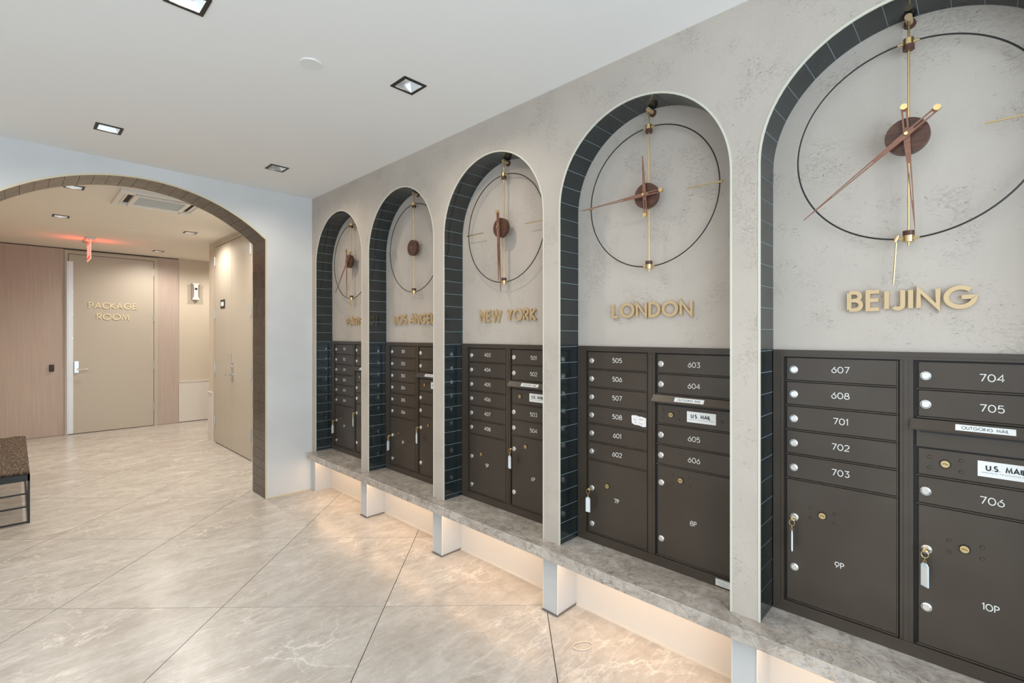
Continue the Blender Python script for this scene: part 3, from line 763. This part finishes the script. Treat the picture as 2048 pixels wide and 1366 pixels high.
# ================================================================== CLOCKS
def taper_hand(name, L, T, ang, parent, lift, w0=.0075):
    """walnut needle: slotted tail, wide at hub, long slot, thin tip. local plane y/z, pointing along ang (0=up, + = towards +y)"""
    d = Vector((0, sin(ang), cos(ang))); n = Vector((0, cos(ang), -sin(ang))); bm = bmesh.new()
    def P(a, b): return lambda dd: d * a + n * b + Vector((-lift - dd, 0, 0))
    def strip(pts):     # (a, b0, b1) sections
        for (a0, p0, p1), (a1, q0, q1) in zip(pts, pts[1:]):
            vs = [bm.verts.new(P(a, b)(dd)) for dd in (0, .004) for a, b in ((a0, p0), (a0, p1), (a1, q1), (a1, q0))]
            for f in ((0, 1, 2, 3), (7, 6, 5, 4), (0, 4, 5, 1), (1, 5, 6, 2), (2, 6, 7, 3), (3, 7, 4, 0)): bm.faces.new([vs[k] for k in f])
    w = w0
    strip([(-T - .006, -w, w), (-T + .012, -w, w)])
    strip([(-T + .012, -w, -w * .45), (-.022, -w * 1.0, -w * .35)]); strip([(-T + .012, w * .45, w), (-.022, w * .35, w * 1.0)])
    strip([(-.022, -w, w), (.0, -w * 1.15, w * 1.15), (L * .30, -w * .75, w * .75)])
    strip([(L * .30, -w * .75, -w * .30), (L * .70, -w * .42, -w * .15)]); strip([(L * .30, w * .30, w * .75), (L * .70, w * .15, w * .42)])
    strip([(L * .70, -w * .42, w * .42), (L, -w * .10, w * .10)])
    h = obj(name, bm, 'walnut_light', parent)
    bm = bmesh.new(); p = d * (-T); cyl(bm, p + Vector((-lift, 0, 0)), p + Vector((-lift - .012, 0, 0)), .0088, 16); obj('brass_cap', bm, 'brass', h, True)
    return h
def ringpt(a, r=.306): return Vector((0, r * sin(a), r * cos(a)))
# (centre y, hand plane lift, [(dy,dz) minute tip, tail], hour..., markers)
CL = [
 dict(y=3.745, lift=.040, hands=[(.324, .085, (.209, -.248), 'minute_hand'), (.294, .088, (-.004, -.294), 'hour_hand')], marks=['hang'], nm='Paris', st='hanging in the farthest niche above the word PARIS'),
 dict(y=2.847, lift=.030, hands=[], marks=['clipL'], nm='Los Angeles', st='without hands, a bare walnut disc above the words LOS ANGELES'),
 dict(y=1.956, lift=.045, hands=[(.363, .089, (-.018, -.363), 'minute_hand'), (.300, .084, (-.006, -.3), 'hour_hand')], marks=['L', 'R'], nm='New York', st='with both hands pointing down, above the words NEW YORK'),
 dict(y=1.052, lift=.042, hands=[(.172, .088, (.010, .172), 'hour_hand'), (.335, .082, (.335, -.012), 'minute_hand')], marks=['clipL', 'R'], nm='London', st='with its long hand pointing left, above the word LONDON'),
 dict(y=.166, lift=.062, hands=[(.29, .084, (-.02, -.289), 'hour_hand'), (.348, .090, (.273, -.216), 'minute_hand')], marks=['hang', 'R'], nm='Beijing', st='in the nearest niche above the word BEIJING'),
]
CKZ = 1.963; CKX = 1.945
for ck in CL:
    t = thing('wall_clock', 'large black hoop clock ' + ck['st'], 'clock', (CKX, ck['y'], CKZ), 0, 'hoop clocks in the niches')
    # wall rosette and bracket
    top = .388 - .006
    bm = bmesh.new(); cyl(bm, (BX - CKX, -.0, top - .003), (BX - CKX - .008, -.0, top - .003), .0165, 20, .015); obj('rosette', bm, 'walnut', t, True)
    bm = bmesh.new(); cyl(bm, (BX - CKX - .006, 0, top), (-.010, 0, top), .0098, 18); obj('bracket', bm, 'brass_satin', t, True)
    bm = bmesh.new(); cyl(bm, (0, 0, top), (0, 0, -.328), .0032, 12); obj('rod', bm, 'brass', t, True)
    for sg in (1, -1):
        zc = sg * .306
        bm = bmesh.new(); cyl(bm, (0, 0, zc + sg * .010), (0, 0, zc - sg * .009), .0145, 22); co = obj('brass_collar', bm, 'brass', t, True)
        bm = bmesh.new(); cyl(bm, (0, 0, zc - sg * .009), (0, 0, zc - sg * .024), .0150, 22); obj('walnut_block', bm, 'walnut', co, True)
        bm = bmesh.new()
        for s2 in (1, -1):
            a0, a1 = s2 * .040, s2 * .088
            p0, p1 = ringpt(a0 if sg > 0 else pi - a0), ringpt(a1 if sg > 0 else pi - a1); cyl(bm, p0, p1, .0034, 10)
        obj('brass_pin', bm, 'brass', co, True)
    for s2 in (1, -1):
        bm = bmesh.new(); tube(bm, [ringpt(s2 * (.082 + (pi - .164) * k / 60)) for k in range(61)], .0026, 8); obj('hoop', bm, 'black_iron', t, True)
    L = ck['lift']
    bm = bmesh.new(); cyl(bm, (-L + .036, 0, 0), (-L + .012, 0, 0), .0545, 48); cyl(bm, (.004, 0, 0), (-L + .036, 0, 0), .012, 16); hb = obj('walnut_disc', bm, 'walnut', t, True)
    bm = bmesh.new(); cyl(bm, (-L + .013, 0, 0), (-L - (.014 if ck['hands'] else -.008), 0, 0), .0048, 14); obj('spindle', bm, 'brass', t, True)
    for k, (ln_, tl, (dy, dz), nm) in enumerate(ck['hands']):
        taper_hand(nm, ln_, tl, math.atan2(dy, dz), t, L - .004 + k * .006)
    for mk in ck['marks']:
        if mk in 'LR' or mk == 'clipL':
            s2 = 1 if mk != 'R' else -1
            bm = bmesh.new(); cyl(bm, (0, s2 * .298, 0), (0, s2 * .318, 0), .0052, 12)
            m_ = obj('hour_marker', bm, 'brass', t, True)
            if mk != 'clipL':
                bm = bmesh.new(); cyl(bm, (-.004, s2 * .318, .0), (-.004, s2 * .170, .0), .0024, 10); obj('brass_bar', bm, 'brass', m_, True)
        if mk == 'hang':
            a_ = .030 / .306; p = ringpt(pi - (a_ if ck['nm'] == 'Beijing' else a_ * .6))
            bm = bmesh.new(); cyl(bm, p + Vector((0, -.004, .010)), p + Vector((0, .004, -.008)), .006, 12); m_ = obj('hour_marker', bm, 'brass', t, True)
            bm = bmesh.new(); cyl(bm, p, p + Vector((0, .008, -.142)), .0024, 10); obj('brass_bar', bm, 'brass', m_, True)

# ================================================================== CEILING FIXTURES
def downlight(x, y, z, lab, power, col, grp):
    t = thing('downlight', lab, 'light', (x, y, z), 0, grp)
    bm = bmesh.new(); o_, i_ = .062, .047
    for r_ in ((-o_, o_, -o_, -i_), (-o_, o_, i_, o_), (-o_, -i_, -i_, i_), (i_, o_, -i_, i_)): box(bm, *r_, -.004, .001)
    obj('black_trim', bm, 'black_iron', t)
    bm = bmesh.new(); A_ = [bm.verts.new((sx * i_, sy * i_, -.002)) for sx, sy in ((-1, -1), (1, -1), (1, 1), (-1, 1))]; B_ = [bm.verts.new((sx * .026, sy * .026, .048)) for sx, sy in ((-1, -1), (1, -1), (1, 1), (-1, 1))]
    for k in range(4): bm.faces.new((A_[k - 1], A_[k], B_[k], B_[k - 1]))
    obj('reflector', bm, 'reflector', t)
    bm = bmesh.new(); cyl(bm, (0, 0, .044), (0, 0, .050), .026, 20); obj('lens', bm, 'lamp_glow', t, True)
    l = bpy.data.lights.new('downlight_lamp', 'SPOT'); l.energy = power; l.color = col; l.spot_size = radians(165); l.spot_blend = .8; l.shadow_soft_size = .028
    o = bpy.data.objects.new('downlight_lamp', l); COL.objects.link(o); o.location = (x, y, z - .006)
near = ['square recessed downlight with the brightest lens, nearest the arched niche wall', 'square black recessed downlight near the wide archway, on the left', 'square black recessed downlight near the corner above the Paris niche', 'square black recessed downlight at the top edge of the photo']
for k, (x, y) in enumerate(LM):
    downlight(x, y, CZ, near[k] if k < 4 else 'unseen square downlight added to light the room, %s' % ['over the room centre front', 'left of centre', 'front left', 'left of the archway', 'by the left window'][k - 4], DOWN_P, NEUT, 'front room downlights')
farl = ['small recessed downlight left of the exit sign beyond the arch', 'small recessed downlight in front of the cream double doors beyond the arch', 'small recessed downlight farthest away, right of the exit sign', 'small recessed downlight partly cut by the top of the arch', 'unseen recessed downlight added for lighting above the right side of the arch', 'small recessed downlight in the side passage behind the double doors']
for k, (x, y) in enumerate(LF): downlight(x, y, FZ, farl[k], FAR_P, (1.0, .93, .83), 'lobby downlights beyond the arch')
bm = bmesh.new(); cyl(bm, (.912, 2.123, CZ + .001), (.912, 2.123, CZ - .005), .047, 36, .045); tag(obj('ceiling_cap', bm, 'white_plastic', None, True), 'flat round white cover on the front room ceiling', 'cover')
bm = bmesh.new(); cyl(bm, (.925, 6.85, FZ + .001), (.925, 6.85, FZ - .006), .047, 30, .045); tag(obj('ceiling_cap', bm, 'white_plastic', None, True), 'flat round white cover on the ceiling beyond the arch', 'cover')
# air conditioning cassette
t = thing('air_conditioner', 'square white ceiling air conditioning cassette seen through the arch', 'air conditioner', (.895, 5.23, FZ))
bm = bmesh.new(); o_ = .30; s0, s1 = .265, .200
for r_ in ((-o_, o_, -o_, -s0), (-o_, o_, s0, o_), (-o_, -s0, -s0, s0), (s0, o_, -s0, s0)): box(bm, *r_, -.024, .0)
obj('outer_panel', bm, 'ac_white', t)
bm = bmesh.new()
for r_ in ((-s1, s1, -s1, -.165), (-s1, s1, .165, s1), (-s1, -.165, -.165, .165), (.165, s1, -.165, .165)): box(bm, *r_, -.026, .0)
for sx in (-1, 1):
    for sy in (-1, 1): box(bm, *sorted((sx * s1, sx * s0)), *sorted((sy * s1, sy * s0)), -.024, 0)
obj('inner_panel', bm, 'ac_white', t)
bm = bx(-.165, .165, -.165, .165, -.016, -.006)
for k in range(16): box(bm, -.165, .165, -.16 + k * .0205, -.154 + k * .0205, -.022, -.016)
obj('grille', bm, 'ac_grille', t)
obj('slot_void', bx(-s0, s0, -s0, s0, -.004, .0), 'joint_dark', t)
for a in range(4):
    bm = bmesh.new(); prism(bm, [(-.262, -.020), (-.240, -.010), (-.238, -.013), (-.258, -.025)], lambda p: (p[0], -.19, p[1]), lambda p: (p[0], .19, p[1]))
    bmesh.ops.rotate(bm, verts=bm.verts, cent=(0, 0, 0), matrix=Matrix.Rotation(a * pi / 2, 3, 'Z')); obj('louvre', bm, 'ac_white', t)
# exit sign
t = thing('exit_sign', 'edge-lit red exit sign hanging edge-on from the lobby ceiling', 'sign', (.64, 7.90, FZ))
obj('canopy', bx(-.045, .045, -.20, .20, -.022, 0, bev=.003), 'steel_satin', t)
pn = obj('acrylic_panel', bx(-.004, .004, -.19, .19, -.25, -.022), 'exit_red', t)
obj('lit_edge', bx(-.005, .005, -.196, -.190, -.25, -.022), 'exit_edge', t)
obj('lit_edge', bx(-.005, .005, -.196, .196, -.255, -.250), 'exit_edge', t)
text_obj('lettering', 'EXIT', .15, .011, .35, (-.004, 0, -.215), NY_, UP, NX, 0, .002, 'exit_edge', pn, width=.27, center=True)
l = bpy.data.lights.new('exit_glow', 'AREA'); l.shape = 'RECTANGLE'; l.size = .36; l.size_y = .02; l.energy = .7; l.color = (1, .12, .06)
o = bpy.data.objects.new('exit_glow', l); COL.objects.link(o); o.location = (.60, 7.9, FZ - .10); o.rotation_euler = (0, radians(125), 0)
l2 = l.copy(); o = bpy.data.objects.new('exit_glow', l2); COL.objects.link(o); o.location = (.68, 7.9, FZ - .10); o.rotation_euler = (0, radians(-125), 0)

# ================================================================== SMALL WALL THINGS
t = obj('card_reader', bx(.321, .369, FY - .036, FY - .016, .868, .960, bev=.004), 'black_plastic'); tag(t, 'small black card reader on the pink wood panel left of the far door', 'card reader')
bm = bmesh.new(); cyl(bm, (.352, FY - .037, .944), (.352, FY - .035, .944), .003, 8); obj('indicator', bm, 'exit_red', t)
t = thing('air_freshener', 'white and grey wall dispenser with a round black sensor beside the double doors', 'dispenser', (1.991, FY, 2.04))
bm = bx(-.055, .055, -.055, 0, -.128, .128, bev=.006); obj('body', bm, 'grey_plastic', t)
bm = bmesh.new(); pts = [(-.052, .130), (.052, .130), (.030, .095), (.026, .05), (.026, -.05), (.030, -.085), (.052, -.130), (-.052, -.130), (-.030, -.085), (-.026, -.05), (-.026, .05), (-.030, .095)]
prism(bm, pts, lambda p: (p[0], -.053, p[1]), lambda p: (p[0], -.064, p[1])); obj('front_cover', bm, 'white_plastic', t)
bm = bmesh.new(); cyl(bm, (0, -.063, .040), (0, -.068, .040), .018, 20); obj('sensor', bm, 'ink_black', t, True)
t = obj('door_sign', bx(CXW - .011, CXW - .006, 6.545, 6.715, H + .325, H + .430), 'ink_black'); tag(t, 'small dark plaque with a white centre on the left cream double door', 'sign')
obj('insert', bx(CXW - .013, CXW - .011, 6.580, 6.685, H + .352, H + .403), 'paper_white', t)
bm = bmesh.new(); rb = []
for k in range(40):
    a = 2 * pi * k / 40; rr = 1 + .10 * sin(2 * a + .6) + .05 * sin(3 * a)
    rb.append((1.724 + .040 * cos(a) * rr * .9 + .010 * sin(a), 1.249 + .027 * sin(a) * rr - .022 * cos(a), .0035))
tube(bm, rb, .0024, 8, True); tag(obj('rubber_band', bm, 'rubber', None, True), 'tan rubber band lying on the marble floor near the ledge', 'rubber band')

# ================================================================== BENCH
t = thing('bench', 'low bench with a woven rush top and black metal frame, at the left edge', 'bench', (-.2, 5.8, 0))
bx0, bx1, by0, by1 = -.265, .278, -.872, .92; zt = .372
bm = bx(bx0 + .002, bx1 - .002, by0 + .002, by1 - .002, .353, zt, bev=.005)
bmesh.ops.subdivide_edges(bm, edges=[e for e in bm.edges if e.calc_length() > .4], cuts=8, use_grid_fill=True)
for v in bm.verts:
    if v.co.z > zt - .006: v.co.z += random.uniform(-.003, .003)
obj('woven_seat', bm, 'woven_rush', t)
bm = bmesh.new()
box(bm, bx0, bx1, by0, by0 + .012, .306, .353); box(bm, bx0, bx1, by1 - .012, by1, .306, .353); box(bm, bx0, bx0 + .012, by0, by1, .306, .353); box(bm, bx1 - .012, bx1, by0, by1, .306, .353)
obj('apron', bm, 'black_iron', t)
for x in (bx0, bx1 - .014):
    for y in (by0, by1 - .014): obj('leg', bx(x, x + .014, y, y + .014, 0.0, .308), 'black_iron', t)
for y in (by0, by1 - .012):
    for z in (.209, .115, .004): obj('rail', bx(bx0 + .014, bx1 - .014, y + .002, y + .012, z, z + .010), 'black_iron', t)
for x in (bx0 + .002, bx1 - .012): obj('rail', bx(x, x + .010, by0 + .014, by1 - .014, .004, .014), 'black_iron', t)
